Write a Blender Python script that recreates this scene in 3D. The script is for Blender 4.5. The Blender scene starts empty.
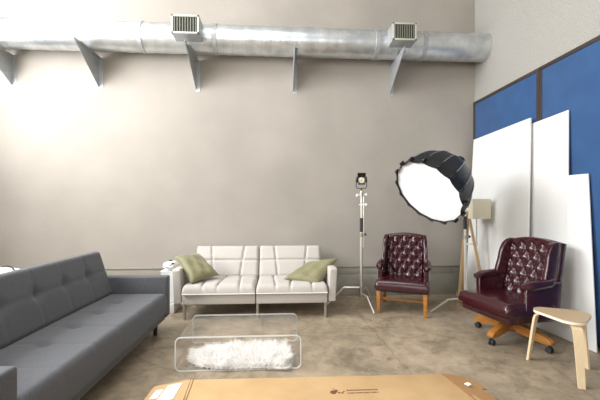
import bpy, bmesh, math, random
from mathutils import Vector, Matrix, Quaternion, noise

C = bpy.context.scene.collection
S = bpy.context.scene
PI = math.pi
R = math.radians

# ------------------------------------------------------------------ camera
cam_data = bpy.data.cameras.new('camera')
cam = bpy.data.objects.new('camera', cam_data)
C.objects.link(cam)
cam_data.sensor_fit = 'HORIZONTAL'
cam_data.sensor_width = 36.0
cam_data.lens = 21.0
cam_data.shift_y = 7.0 / 600.0
cam_data.clip_start = 0.05
cam.location = (0, 0, 1.27)
cam.rotation_mode = 'QUATERNION'
base_q = Matrix.Rotation(R(-3.6), 3, 'Z') @ Matrix.Rotation(R(90), 3, 'X') @ Matrix.Rotation(R(0.1), 3, 'Z')
cam.rotation_quaternion = base_q.to_quaternion()
S.camera = cam

# ------------------------------------------------------------------ world
w = bpy.data.worlds.new('world')
S.world = w
w.use_nodes = True
w.node_tree.nodes['Background'].inputs[0].default_value = (0.80, 0.88, 1.0, 1)
w.node_tree.nodes['Background'].inputs[1].default_value = 1.2

# ------------------------------------------------------------------ daylight through the windows, plus an added skylight
def area(name, loc, aim, sx, sy, power, col):
    l = bpy.data.lights.new(name, 'AREA')
    l.shape = 'RECTANGLE'
    l.size, l.size_y = sx, sy
    l.energy = power
    l.color = col
    o = bpy.data.objects.new(name, l)
    C.objects.link(o)
    o.location = loc
    o.rotation_euler = Vector(aim).to_track_quat('-Z', 'Y').to_euler()
    return o
area('daylight_left', (-4.15, 2.9, 3.45), (1, 0.05, 0.0), 2.6, 2.4, 350, (0.97, 0.98, 1.0))
area('daylight_rear_left', (-4.15, -0.6, 2.7), (1, 0.15, -0.12), 2.4, 2.6, 170, (1.0, 0.97, 0.93))
area('daylight_rear', (-0.9, -3.35, 2.9), (0.1, 1, -0.16), 4.8, 2.6, 90, (1.0, 0.955, 0.90))

area('added_top_light', (-1.2, 1.9, 5.2), (0, 0.12, -1), 3.0, 2.0, 85, (0.96, 0.98, 1.0))  # overhead light added for more contrast between tops and fronts

S.view_settings.view_transform = 'Standard'
S.view_settings.look = 'None'
S.view_settings.gamma = 1.0
S.view_settings.use_curve_mapping = False
S.view_settings.exposure = 0.18

# ================================================================== helpers
def srgb(h):
    v = [int(h[i:i + 2], 16) / 255 for i in (0, 2, 4)]
    return tuple((c / 12.92 if c <= 0.04045 else ((c + 0.055) / 1.055) ** 2.4) for c in v) + (1,)

def mat(name, col, rough=0.6, metal=0.0, var=0.0, vscale=6.0, col2=None, bump=0.0, bscale=60.0, spec=0.5,
        coat=0.0, detail=4.0, stretch=(1, 1, 1), sheen=0.0, rvar=0.0):
    m = bpy.data.materials.new(name)
    m.use_nodes = True
    nt = m.node_tree
    b = nt.nodes['Principled BSDF']
    c = srgb(col)
    b.inputs['Base Color'].default_value = c
    b.inputs['Roughness'].default_value = rough
    b.inputs['Metallic'].default_value = metal
    b.inputs['Specular IOR Level'].default_value = spec
    b.inputs['Coat Weight'].default_value = coat
    b.inputs['Coat Roughness'].default_value = 0.15
    b.inputs['Sheen Weight'].default_value = sheen
    tc = nt.nodes.new('ShaderNodeTexCoord')
    mp = nt.nodes.new('ShaderNodeMapping')
    mp.inputs['Scale'].default_value = stretch
    nt.links.new(tc.outputs['Object'], mp.inputs['Vector'])
    if var > 0:
        n = nt.nodes.new('ShaderNodeTexNoise')
        n.inputs['Scale'].default_value = vscale
        n.inputs['Detail'].default_value = detail
        nt.links.new(mp.outputs[0], n.inputs['Vector'])
        r = nt.nodes.new('ShaderNodeValToRGB')
        r.color_ramp.elements[0].position = 0.32
        r.color_ramp.elements[1].position = 0.68
        c2 = srgb(col2) if col2 else tuple(x * (1 - var) for x in c[:3]) + (1,)
        r.color_ramp.elements[0].color = c2
        r.color_ramp.elements[1].color = c
        nt.links.new(n.outputs['Fac'], r.inputs[0])
        nt.links.new(r.outputs[0], b.inputs['Base Color'])
        if rvar > 0:
            mr = nt.nodes.new('ShaderNodeMapRange')
            mr.inputs['To Min'].default_value = rough - rvar
            mr.inputs['To Max'].default_value = rough + rvar
            nt.links.new(n.outputs['Fac'], mr.inputs[0])
            nt.links.new(mr.outputs[0], b.inputs['Roughness'])
    if bump > 0:
        n2 = nt.nodes.new('ShaderNodeTexNoise')
        n2.inputs['Scale'].default_value = bscale
        n2.inputs['Detail'].default_value = 3
        nt.links.new(mp.outputs[0], n2.inputs['Vector'])
        bp = nt.nodes.new('ShaderNodeBump')
        bp.inputs['Strength'].default_value = bump
        bp.inputs['Distance'].default_value = 0.01
        nt.links.new(n2.outputs['Fac'], bp.inputs['Height'])
        nt.links.new(bp.outputs[0], b.inputs['Normal'])
    return m

def link(name, me, m=None, parent=None, smooth=None):
    o = bpy.data.objects.new(name, me)
    C.objects.link(o)
    if m:
        me.materials.append(m)
    if parent:
        o.parent = parent
    if smooth is not None:
        for p in me.polygons:
            p.use_smooth = True
        me.set_sharp_from_angle(angle=R(smooth))
    return o

def ob(name, bm, m, parent=None, smooth=35):
    me = bpy.data.meshes.new(name)
    bmesh.ops.recalc_face_normals(bm, faces=bm.faces)
    bm.to_mesh(me)
    bm.free()
    return link(name, me, m, parent, smooth)

def pydata(name, v, f, m, parent=None, smooth=60, recalc=True):
    bm = bmesh.new()
    vs = [bm.verts.new(p) for p in v]
    for q in f:
        try:
            bm.faces.new([vs[i] for i in q])
        except ValueError:
            pass
    me = bpy.data.meshes.new(name)
    if recalc:
        bmesh.ops.recalc_face_normals(bm, faces=bm.faces)
    bm.to_mesh(me)
    bm.free()
    return link(name, me, m, parent, smooth)

def tag(o, label, cat, group=None, kind=None):
    o['label'] = label
    o['category'] = cat
    if group:
        o['group'] = group
    if kind:
        o['kind'] = kind
    return o

def thing(name, label, cat, loc=(0, 0, 0), rz=0, group=None):
    o = bpy.data.objects.new(name, None)
    o.empty_display_size = 0.1
    C.objects.link(o)
    o.location = loc
    o.rotation_euler = (0, 0, rz)
    return tag(o, label, cat, group)

def struct(o):
    o['kind'] = 'structure'
    return o

def NB():
    return bmesh.new()

def box(bm, c, s, bev=0.0, seg=2, rot=None, taper=None):
    """box centred at c with full sizes s; taper=(fx,fy) scales the bottom"""
    r = bmesh.ops.create_cube(bm, size=1.0)
    vs = r['verts']
    for v in vs:
        v.co = Vector((v.co.x * s[0], v.co.y * s[1], v.co.z * s[2]))
        if taper and v.co.z < 0:
            v.co.x *= taper[0]
            v.co.y *= taper[1]
    if bev > 0:
        es = list({e for v in vs for e in v.link_edges})
        rr = bmesh.ops.bevel(bm, geom=es, offset=bev, segments=seg, profile=0.5, affect='EDGES')
        vs = list({v for f in rr['faces'] for v in f.verts} | {v for v in vs if v.is_valid})
    if rot is not None:
        for v in vs:
            v.co = rot @ v.co
    for v in vs:
        v.co += Vector(c)

def bx(name, c, s, m, parent=None, bev=0.0, seg=2, rot=None, taper=None):
    bm = NB()
    box(bm, c, s, bev, seg, rot, taper)
    return ob(name, bm, m, parent)

def tube(bm, pts, rad, n=10, cap=True, flat=None):
    """sweep a circle along pts; rad a number or a list"""
    pts = [Vector(p) for p in pts]
    rads = rad if isinstance(rad, (list, tuple)) else [rad] * len(pts)
    up = None
    rings = []
    for i, p in enumerate(pts):
        if i == 0:
            t = pts[1] - p
        elif i == len(pts) - 1:
            t = p - pts[i - 1]
        else:
            t = (pts[i + 1] - p).normalized() + (p - pts[i - 1]).normalized()
        t.normalize()
        if up is None:
            up = t.orthogonal().normalized()
        up = (up - t * up.dot(t))
        if up.length < 1e-5:
            up = t.orthogonal()
        up.normalize()
        s = t.cross(up)
        ring = []
        for k in range(n):
            a = 2 * PI * k / n
            ring.append(bm.verts.new(p + (up * math.cos(a) + s * math.sin(a)) * rads[i]))
        rings.append(ring)
    for i in range(len(rings) - 1):
        for k in range(n):
            bm.faces.new((rings[i][k], rings[i][(k + 1) % n], rings[i + 1][(k + 1) % n], rings[i + 1][k]))
    if cap:
        bm.faces.new(rings[0][::-1])
        bm.faces.new(rings[-1])

def tb(name, pts, rad, m, parent=None, n=10):
    bm = NB()
    tube(bm, pts, rad, n)
    return ob(name, bm, m, parent)

def prism(bm, poly, axis, a, b, bev=0.0, seg=2):
    """polygon extruded along an axis (0,1,2) between a and b; poly holds the two other coordinates in order"""
    def mk(p, t):
        q = list(p)
        q.insert(axis, t)
        return bm.verts.new(q)
    va = [mk(p, a) for p in poly]
    vb = [mk(p, b) for p in poly]
    n = len(poly)
    fs = [bm.faces.new(va), bm.faces.new(vb[::-1])]
    for i in range(n):
        fs.append(bm.faces.new((va[i], vb[i], vb[(i + 1) % n], va[(i + 1) % n])))
    bmesh.ops.recalc_face_normals(bm, faces=fs)
    if bev > 0:
        es = list(fs[0].edges) + list(fs[1].edges)
        bmesh.ops.bevel(bm, geom=es, offset=bev, segments=seg, profile=0.5, affect='EDGES')

def ball(bm, c, r, sc=(1, 1, 1), sub=2):
    q = bmesh.ops.create_icosphere(bm, subdivisions=sub, radius=r)
    for v in q['verts']:
        v.co = Vector((v.co.x * sc[0] + c[0], v.co.y * sc[1] + c[1], v.co.z * sc[2] + c[2]))

def smoothpoly(pts, it=2):
    for _ in range(it):
        out = []
        n = len(pts)
        for i in range(n):
            a, b = pts[i], pts[(i + 1) % n]
            out.append((a[0] * .75 + b[0] * .25, a[1] * .75 + b[1] * .25))
            out.append((a[0] * .25 + b[0] * .75, a[1] * .25 + b[1] * .75))
        pts = out
    return pts

def pad(name, sx, sy, h, m, parent, mtx, seams=(), rows=(), edge=0.03, sink=0.018, sw=0.02, buttons=(), bsink=0.02,
        br=0.05, nx=60, ny=24, slant=0.0, crown=0.0, tuft=None, outline=None):
    """upholstered slab: local x -sx/2..sx/2, y 0..sy, top at z=h, with stitched grooves and button dimples"""
    v, f = [], []
    def top(u, t):
        x, y = (u - .5) * sx, t * sy
        dx = sx / 2 - abs(x)
        dy = min(y, sy - y)
        z = 0.0
        for d in (dx, dy):
            if d < edge:
                k = 1 - d / edge
                z -= edge * (1 - math.sqrt(max(0, 1 - k * k)))
        z += crown * (1 - (2 * u - 1) ** 2) * (1 - (2 * t - 1) ** 2)
        g = 0.0
        for si, s in enumerate(seams):
            sx0 = (s - .5) * sx + slant * (t - .5) * (1 if si % 2 else -1)
            g = max(g, math.exp(-((x - sx0) / sw) ** 2))
        for r_ in rows:
            g = max(g, math.exp(-((y - r_ * sy) / sw) ** 2))
        z -= sink * g
        for bu, bv in buttons:
            d2 = ((x - (bu - .5) * sx) ** 2 + (y - bv * sy) ** 2)
            z -= bsink * math.exp(-d2 / br ** 2)
        if tuft:
            z += tuft(x, y)
        return z
    for j in range(ny + 1):
        for i in range(nx + 1):
            u, t = i / nx, j / ny
            x, y = (u - .5) * sx, t * sy
            if outline:
                y = y * outline(u)
            v.append((x, y, h + top(u, t)))
    W = nx + 1
    for j in range(ny):
        for i in range(nx):
            f.append((j * W + i, j * W + i + 1, (j + 1) * W + i + 1, (j + 1) * W + i))
    # skirt
    loop = [i for i in range(W)] + [j * W + nx for j in range(1, ny + 1)] + [ny * W + i for i in range(nx - 1, -1, -1)] + \
           [j * W for j in range(ny - 1, 0, -1)]
    b0 = len(v)
    for k in loop:
        v.append((v[k][0], v[k][1], 0))
    n = len(loop)
    for k in range(n):
        f.append((loop[k], b0 + k, b0 + (k + 1) % n, loop[(k + 1) % n]))
    f.append(tuple(b0 + k for k in range(n)))
    v = [tuple(mtx @ Vector(p)) for p in v]
    return pydata(name, v, f, m, parent, 50)

def frame_mtx(origin, xdir, ydir):
    x = Vector(xdir).normalized()
    y = Vector(ydir).normalized()
    z = x.cross(y).normalized()
    m = Matrix((x, y, z)).transposed().to_4x4()
    m.translation = Vector(origin)
    return m

# ================================================================== materials
def wall_mat(name, c1, c2):
    m = mat(name, c1, 0.9, var=0.1, vscale=1.3, col2=c2, bump=0.25, bscale=14, detail=6, spec=0.2)
    return m
M = {}
M['wall'] = wall_mat('painted_plaster', 'a69f96', '9b958c')
M['wall_r'] = mat('rough_stucco', 'a8a59f', 0.95, var=0.1, vscale=60, col2='9d9a93', bump=0.6, bscale=70, spec=0.15)
M['base'] = mat('painted_curb', 'a09b91', 0.75, var=0.1, vscale=3, col2='8c897e', spec=0.3)
M['ceil'] = mat('ceiling_paint', 'c4c2bd', 0.9)
M['galv'] = mat('galvanised_steel', 'dcdfe0', 0.34, 0.82, var=0.1, vscale=7, col2='c0c5c7', bump=0.05, bscale=5, rvar=0.05)
M['galv_dull'] = mat('dull_galvanised_steel', 'b9bcbd', 0.5, 0.6, var=0.15, vscale=14, rvar=0.1)
M['louvre'] = mat('louvre_paint', '8c8a7c', 0.5, 0.2)
M['register'] = mat('painted_register', 'b9baae', 0.5, 0.25)
M['slot_shade'] = mat('slot_shade', '3a3c3a', 0.8)  # dark grey painted for the shade inside the registers
M['blue'] = mat('blue_fabric', '2b5280', 0.9, var=0.12, vscale=5, col2='264a77', bump=0.3, bscale=220, sheen=0.1)
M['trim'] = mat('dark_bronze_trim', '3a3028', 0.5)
M['board'] = mat('white_foam_board', 'e2e2df', 0.75, var=0.03, vscale=2)
M['grey'] = mat('grey_linen', '56575b', 0.85, var=0.22, vscale=130, col2='47484c', bump=0.35, bscale=260, sheen=0.15, detail=2)
M['cream'] = mat('cream_linen', 'beb8b0', 0.9, var=0.08, vscale=150, bump=0.3, bscale=240, detail=2)
M['cream_pipe'] = mat('cream_piping', 'dcd7cf', 0.85)
M['black'] = mat('black_plastic', '17181a', 0.45)
M['chrome'] = mat('chrome', 'e8e5dc', 0.28, 0.75)
M['satin'] = mat('satin_metal', 'b5b2a8', 0.32, 0.85)
M['olive'] = mat('olive_sateen', '807b58', 0.55, var=0.1, vscale=30, bump=0.15, bscale=60, sheen=0.3)
M['leather'] = mat('oxblood_leather', '3c0e17', 0.25, var=0.2, vscale=18, col2='2f0a12', bump=0.03, bscale=60, coat=0.3, rvar=0.06)
M['oak'] = mat('orange_oak', 'b2762f', 0.42, var=0.2, vscale=9, col2='96602a', stretch=(1, 1, 9))
M['walnut'] = mat('brown_wood', '7d4f28', 0.45, var=0.2, vscale=9)
M['birch'] = mat('birch_ply', 'dcc6a2', 0.5, var=0.08, vscale=10, stretch=(1, 9, 1))
M['birch_top'] = mat('birch_veneer', 'c3a884', 0.45, var=0.12, vscale=9, stretch=(9, 1, 1))
M['birch_edge'] = mat('birch_edge', 'ece3d0', 0.55)
M['pale_wood'] = mat('pale_pine', 'b5966c', 0.55, var=0.12, vscale=9)
M['card'] = mat('cardboard', 'bf9f74', 0.85, var=0.08, vscale=5, col2='b4946a', bump=0.05, bscale=20, spec=0.2)
M['card_dark'] = mat('cardboard_flap', 'ab835a', 0.85, var=0.15, vscale=6, spec=0.2)
M['card_crease'] = mat('crease_brown', '8a673f', 0.9, spec=0.2)
M['paper'] = mat('white_paper', 'f0efec', 0.7)
M['print'] = mat('brown_print', '6a4630', 0.8)
M['print_grey'] = mat('grey_print', 'a5a5a5', 0.8)
M['fur'] = mat('white_fur', 'fbf9f6', 0.9, spec=0.1)
def _fur():
    nt = M['fur'].node_tree
    b = nt.nodes['Principled BSDF']
    tl = nt.nodes.new('ShaderNodeBsdfTranslucent')
    tl.inputs[0].default_value = (0.98, 0.97, 0.95, 1)
    mx = nt.nodes.new('ShaderNodeMixShader')
    mx.inputs[0].default_value = 0.5
    nt.links.new(b.outputs[0], mx.inputs[1])
    nt.links.new(tl.outputs[0], mx.inputs[2])
    nt.links.new(mx.outputs[0], nt.nodes['Material Output'].inputs[0])
_fur()
M['diffuser'] = mat('white_diffusion_cloth', 'f4f6fa', 0.7, spec=0.2)
M['softblack'] = mat('black_nylon', '101115', 0.42, bump=0.1, bscale=30)
M['rib'] = mat('grey_rod_piping', '8a8d98', 0.35, 0.3)
M['shade'] = mat('linen_shade', 'd6ceb8', 0.9, var=0.05, vscale=60)
M['rubber'] = mat('dark_rubber', '26262a', 0.6)
M['amber'] = mat('amber_led', 'e6b838', 0.4)
M['lens'] = mat('lens_ring', 'e4e2dc', 0.25)
M['white_pl'] = mat('white_plastic', 'ececea', 0.5)
M['frame'] = mat('window_frame_paint', '5b5a56', 0.5)

def clear_mat(name, tint, gloss, extra):
    m = bpy.data.materials.new(name)
    m.use_nodes = True
    nt = m.node_tree
    nt.nodes.clear()
    out = nt.nodes.new('ShaderNodeOutputMaterial')
    tr = nt.nodes.new('ShaderNodeBsdfTransparent')
    tr.inputs[0].default_value = tint
    gl = nt.nodes.new('ShaderNodeBsdfGlossy')
    gl.inputs['Roughness'].default_value = 0.06
    lw = nt.nodes.new('ShaderNodeLayerWeight')
    lw.inputs['Blend'].default_value = 0.5
    pw = nt.nodes.new('ShaderNodeMath')
    pw.operation = 'POWER'
    pw.inputs[1].default_value = 4.0
    nt.links.new(lw.outputs['Facing'], pw.inputs[0])
    fr = nt.nodes.new('ShaderNodeMath')
    fr.operation = 'MULTIPLY_ADD'
    fr.inputs[1].default_value = gloss
    fr.inputs[2].default_value = 0.025
    nt.links.new(pw.outputs[0], fr.inputs[0])
    mx = nt.nodes.new('ShaderNodeMixShader')
    nt.links.new(fr.outputs[0], mx.inputs[0])
    nt.links.new(tr.outputs[0], mx.inputs[1])
    nt.links.new(gl.outputs[0], mx.inputs[2])
    df = nt.nodes.new('ShaderNodeBsdfDiffuse')
    df.inputs[0].default_value = (0.9, 0.92, 0.93, 1)
    m2 = nt.nodes.new('ShaderNodeMixShader')
    m2.inputs[0].default_value = extra
    nt.links.new(mx.outputs[0], m2.inputs[1])
    nt.links.new(df.outputs[0], m2.inputs[2])
    nt.links.new(m2.outputs[0], out.inputs[0])
    return m
M['acrylic'] = clear_mat('clear_acrylic', (0.995, 0.995, 0.995, 1), 0.35, 0.008)
M['acrylic_edge'] = clear_mat('polished_acrylic_edge', (0.93, 0.95, 0.95, 1), 0.6, 0.5)
M['glass'] = clear_mat('window_glass', (0.96, 0.98, 0.98, 1), 0.6, 0.0)

# slab joints, in floor metres
JX, JY = 1.14, 3.63
def floor_mat():
    m = bpy.data.materials.new('worn_concrete')
    m.use_nodes = True
    nt = m.node_tree
    b = nt.nodes['Principled BSDF']
    tc = nt.nodes.new('ShaderNodeTexCoord')
    def nz(scale, det, rough=0.6, dist=0.0):
        n = nt.nodes.new('ShaderNodeTexNoise')
        n.inputs['Scale'].default_value = scale
        n.inputs['Detail'].default_value = det
        n.inputs['Roughness'].default_value = rough
        n.inputs['Distortion'].default_value = dist
        nt.links.new(tc.outputs['Object'], n.inputs['Vector'])
        return n
    def ramp(src, stops):
        r = nt.nodes.new('ShaderNodeValToRGB')
        e = r.color_ramp.elements
        e[0].position, e[0].color = stops[0]
        e[1].position, e[1].color = stops[-1]
        for p, c in stops[1:-1]:
            k = e.new(p)
            k.color = c
        nt.links.new(src, r.inputs[0])
        return r
    def mul(a, bb, fac, mode='MULTIPLY'):
        x = nt.nodes.new('ShaderNodeMix')
        x.data_type = 'RGBA'
        x.blend_type = mode
        x.inputs[0].default_value = fac
        nt.links.new(a, x.inputs[6])
        nt.links.new(bb, x.inputs[7])
        return x.outputs[2]
    base = ramp(nz(1.1, 6, 0.65).outputs['Fac'], [(0.30, srgb('877b67')), (0.5, srgb('a2927b')), (0.70, srgb('b5a289'))])
    fine = ramp(nz(9, 8, 0.7, 0.6).outputs['Fac'], [(0.35, (0.62, 0.61, 0.60, 1)), (0.6, (1, 1, 1, 1))])
    stain = ramp(nz(2.6, 5, 0.7, 1.2).outputs['Fac'], [(0.36, (0.50, 0.49, 0.48, 1)), (0.47, (1, 1, 1, 1))])
    c = mul(base.outputs[0], fine.outputs[0], 0.8)
    c = mul(c, stain.outputs[0], 0.6)
    # cracks
    vo = nt.nodes.new('ShaderNodeTexVoronoi')
    vo.feature = 'DISTANCE_TO_EDGE'
    vo.inputs['Scale'].default_value = 0.55
    mx = nt.nodes.new('ShaderNodeMixRGB')
    mx.inputs[0].default_value = 0.12
    nt.links.new(tc.outputs['Object'], mx.inputs[1])
    nt.links.new(nz(4, 4).outputs['Color'], mx.inputs[2])
    nt.links.new(mx.outputs[0], vo.inputs['Vector'])
    cr = ramp(vo.outputs['Distance'], [(0.0, (0.35, 0.32, 0.30, 1)), (0.008, (1, 1, 1, 1))])
    c = mul(c, cr.outputs[0], 0.35)
    sep = nt.nodes.new('ShaderNodeSeparateXYZ')
    nt.links.new(tc.outputs['Object'], sep.inputs[0])
    wob = nz(5, 4)
    def mth(op, a, b_=None):
        q = nt.nodes.new('ShaderNodeMath')
        q.operation = op
        for k, v in enumerate((a, b_)):
            if v is None:
                continue
            if isinstance(v, (int, float)):
                q.inputs[k].default_value = v
            else:
                nt.links.new(v, q.inputs[k])
        return q.outputs[0]
    wv = mth('MULTIPLY', wob.outputs['Fac'], 0.07)
    for (ax, other, slope, off, wid) in ((0, 1, -.035, JX, .006), (1, 0, .03, JY, .004)):
        d_ = mth('SUBTRACT', mth('ADD', sep.outputs[ax], wv), mth('MULTIPLY', sep.outputs[other], slope))
        d_ = mth('ABSOLUTE', mth('SUBTRACT', d_, off))
        jr = ramp(mth('DIVIDE', d_, wid), [(0.0, (0.35, 0.33, 0.31, 1)), (1.0, (1, 1, 1, 1))])
        c = mul(c, jr.outputs[0], 0.75)
    nt.links.new(c, b.inputs['Base Color'])
    rr = nt.nodes.new('ShaderNodeMapRange')
    rr.inputs['To Min'].default_value = 0.38
    rr.inputs['To Max'].default_value = 0.7
    nt.links.new(nz(5, 4).outputs['Fac'], rr.inputs[0])
    nt.links.new(rr.outputs[0], b.inputs['Roughness'])
    b.inputs['Specular IOR Level'].default_value = 0.4
    bp = nt.nodes.new('ShaderNodeBump')
    bp.inputs['Strength'].default_value = 0.15
    bp.inputs['Distance'].default_value = 0.004
    nt.links.new(nz(20, 6).outputs['Fac'], bp.inputs['Height'])
    nt.links.new(bp.outputs[0], b.inputs['Normal'])
    return m
M['floor'] = floor_mat()

# ================================================================== the room
XL, XR, YF, YB, ZC = -4.3, 2.90, -3.5, 5.0, 5.3
struct(bx('floor', ((XL + XR) / 2, (YF + YB) / 2, -0.05), (XR - XL + .4, YB - YF + .4, 0.1), M['floor']))
bm = NB()
for (x0_, x1_, y0_, y1_) in ((XL - .2, -2.8, YF - .2, YB + .2), (.4, XR + .2, YF - .2, YB + .2), (-2.8, .4, YF - .2, .8), (-2.8, .4, 3.0, YB + .2)):
    box(bm, ((x0_ + x1_) / 2, (y0_ + y1_) / 2, ZC + .05), (x1_ - x0_, y1_ - y0_, .1))
struct(ob('ceiling', bm, M['ceil']))
sk = bpy.data.objects.new('added_skylight', None)  # unseen skylight, added to go with the overhead light
C.objects.link(sk)
struct(sk)
bm = NB()
for (cx_, cy_, wx_, wy_) in ((-1.2, .83, 3.2, .06), (-1.2, 2.97, 3.2, .06), (-2.77, 1.9, .06, 2.2), (.37, 1.9, .06, 2.2), (-1.2, 1.9, .04, 2.2)):
    box(bm, (cx_, cy_, ZC + .05), (wx_, wy_, .08))
ob('window_frame', bm, M['frame'], sk)
bx('pane', (-1.2, 1.9, ZC + .06), (3.1, 2.1, .008), M['glass'], sk)
struct(bx('wall_back', ((XL + XR) / 2, YB + .1, ZC / 2), (XR - XL + .4, 0.2, ZC), M['wall']))
struct(bx('wall_right', (XR + .1, (YF + YB) / 2, ZC / 2), (0.2, YB - YF, ZC), M['wall_r']))

def wall_with_holes(name, axis, pos, a0, a1, holes, m):
    """axis 0: wall normal is x, runs along y; axis 1: normal y, runs along x"""
    bm = NB()
    def piece(p0, p1, z0, z1):
        if p1 - p0 < 1e-4 or z1 - z0 < 1e-4:
            return
        if axis == 0:
            box(bm, (pos, (p0 + p1) / 2, (z0 + z1) / 2), (0.2, p1 - p0, z1 - z0))
        else:
            box(bm, ((p0 + p1) / 2, pos, (z0 + z1) / 2), (p1 - p0, 0.2, z1 - z0))
    cur = a0
    for (h0, h1, z0, z1) in holes:
        piece(cur, h0, 0, ZC)
        piece(h0, h1, 0, z0)
        piece(h0, h1, z1, ZC)
        cur = h1
    piece(cur, a1, 0, ZC)
    return struct(ob(name, bm, m))

def window(name, axis, pos, h0, h1, z0, z1):
    e = bpy.data.objects.new(name, None)
    C.objects.link(e)
    struct(e)
    mid, mz = (h0 + h1) / 2, (z0 + z1) / 2
    def b(bm, p, z, sp, sz, t):
        if axis == 0:
            box(bm, (pos, p, z), (t, sp, sz))
        else:
            box(bm, (p, pos, z), (sp, t, sz))
    bm = NB()
    wd = h1 - h0
    hh = z1 - z0
    for p in (h0 + .03, h1 - .03):
        b(bm, p, mz, .06, hh, .08)
    for z in (z0 + .03, z1 - .03):
        b(bm, mid, z, wd, .06, .08)
    for k in (1, 2, 3):
        b(bm, h0 + wd * k / 4, mz, .035, hh - .1, .05)
    b(bm, mid, mz, wd - .1, .035, .05)
    ob('window_frame', bm, M['frame'], e)
    bm = NB()
    b(bm, mid, mz, wd - .1, hh - .1, .008)
    ob('pane', bm, M['glass'], e)
wall_with_holes('wall_left', 0, XL - .1, YF, YB, [(-1.9, .7, 1.2, 4.2), (1.5, 4.3, 2.1, 4.8)], M['wall'])
window('window_1', 0, XL - .1, 1.5, 4.3, 2.1, 4.8)
window('window_2', 0, XL - .1, -1.9, .7, 1.2, 4.2)
wall_with_holes('wall_front', 1, YF - .1, XL - .2, XR + .2, [(-3.4, 1.6, 1.5, 4.3)], M['wall'])
window('window_3', 1, YF - .1, -3.4, 1.6, 1.5, 4.3)

struct(bx('baseboard_back', ((XL + XR) / 2, YB - .02, .15), (XR - XL, .04, .30), M['base'], bev=.006))
struct(bx('trim_1', ((XL + XR) / 2, YB - .011, .355), (XR - XL, .022, .11), M['base'], bev=.006))
struct(bx('trim_2', ((XL + XR) / 2, YB - .018, .415), (XR - XL, .036, .016), M['base'], bev=.004))

# blue acoustic panels set in dark trim on the right wall
def blue_panel(y0, y1, label):
    t = thing('acoustic_panel', label, 'wall panel', (XR, (y0 + y1) / 2, 0), 0, 'blue fabric panels on the right wall')
    wd = y1 - y0
    bx('fabric_face', (-.022, 0, 1.42), (.04, wd - .04, 2.70), M['blue'], t, bev=.006)
    bm = NB()
    box(bm, (-.026, 0, 2.785), (.048, wd, .04), .003)
    box(bm, (-.026, -wd / 2 + .018, 1.42), (.048, .036, 2.71), .003)
    box(bm, (-.026, wd / 2 - .018, 1.42), (.048, .036, 2.71), .003)
    box(bm, (-.026, 0, .045), (.048, wd, .04), .003)
    ob('edge_trim', bm, M['trim'], t)
blue_panel(3.665, 4.955, 'blue fabric wall panel nearest the room corner, mostly hidden behind white boards')
blue_panel(2.3, 3.66, 'blue fabric wall panel nearest the camera, right of the dark vertical divider')

# ================================================================== duct, registers, brackets
DY, DZ, DR = 4.75, 3.507, 0.187
duct = thing('air_duct', 'round silver metal air duct running along the top of the back wall', 'duct', (-.67, DY, DZ - DR))
bm = NB()
pts, rr = [], []
x = XL + .0
L = XR - XL
n = 140
prof = []
for i in range(n + 1):
    xx = -L / 2 + L * i / n
    ph = (i % 5)
    prof.append((xx, DR + (0.004 if ph == 0 else 0)))
tube(bm, [(p[0], 0, DR) for p in prof], [p[1] for p in prof], n=40)
ob('duct_pipe', bm, M['galv'], duct, 50)
bm = NB()
hp = []
for k in range(16 * 58 + 1):
    a = 2 * PI * k / 16
    hp.append((-L / 2 + .02 + (L - .04) * k / (16 * 58), (DR + .001) * math.sin(a), DR + (DR + .001) * math.cos(a)))
tube(bm, hp, .0028, 4)
ob('spiral_seam', bm, M['galv_dull'], duct, 60)
for xc in (-3.55, -1.78, -.83, 1.33, 1.98, 2.93):
    bm = NB()
    tube(bm, [(xc + .67 - .03, 0, DR), (xc + .67 - .028, 0, DR), (xc + .67 + .028, 0, DR), (xc + .67 + .03, 0, DR)],
         [DR, DR + .009, DR + .009, DR], n=40)
    ob('joint_collar', bm, M['galv_dull'], duct, 50)
def register(x0, x1, z0, z1, yf):
    xc, zc = (x0 + x1) / 2 + .67, (z0 + z1) / 2 - (DZ - DR)
    wd, hh = x1 - x0, z1 - z0
    yl = yf - DY
    g = bpy.data.objects.new('air_register', None)
    C.objects.link(g)
    g.parent = duct
    g.location = (xc, 0, zc)
    bm = NB()
    dpt = -yl - .10
    prism(bm, [(-wd / 2, yl), (wd / 2, yl), (wd / 2 - .0, -.1), (-wd / 2 + .0, -.1)], 2, -hh / 2, hh / 2, .004)
    ob('register_boot', bm, M['galv_dull'], g)
    bm = NB()
    t = .022
    for sx in (-1, 1):
        box(bm, (sx * (wd / 2 - t / 2), yl - .012, 0), (t, .024, hh), .002)
    for sz in (-1, 1):
        box(bm, (0, yl - .012, sz * (hh / 2 - t / 2)), (wd, .024, t), .002)
    ob('register_frame', bm, M['register'], g)
    bx('register_shade', (0, yl - .002, 0), (wd - 2 * t, .004, hh - 2 * t), M['slot_shade'], g)  # dark sheet on the solid boot, painting the shade of a hollow
    ns = 9
    for k in range(ns):
        xx = -wd / 2 + t + (wd - 2 * t) * (k + .5) / ns
        bx('louvre', (xx, yl - .013, 0), (.007, .016, hh - 2 * t), M['louvre'], g)
register(-1.31, -.975, 3.40, 3.63, 4.40)
register(1.46, 1.77, 3.405, 3.63, 4.40)

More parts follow.
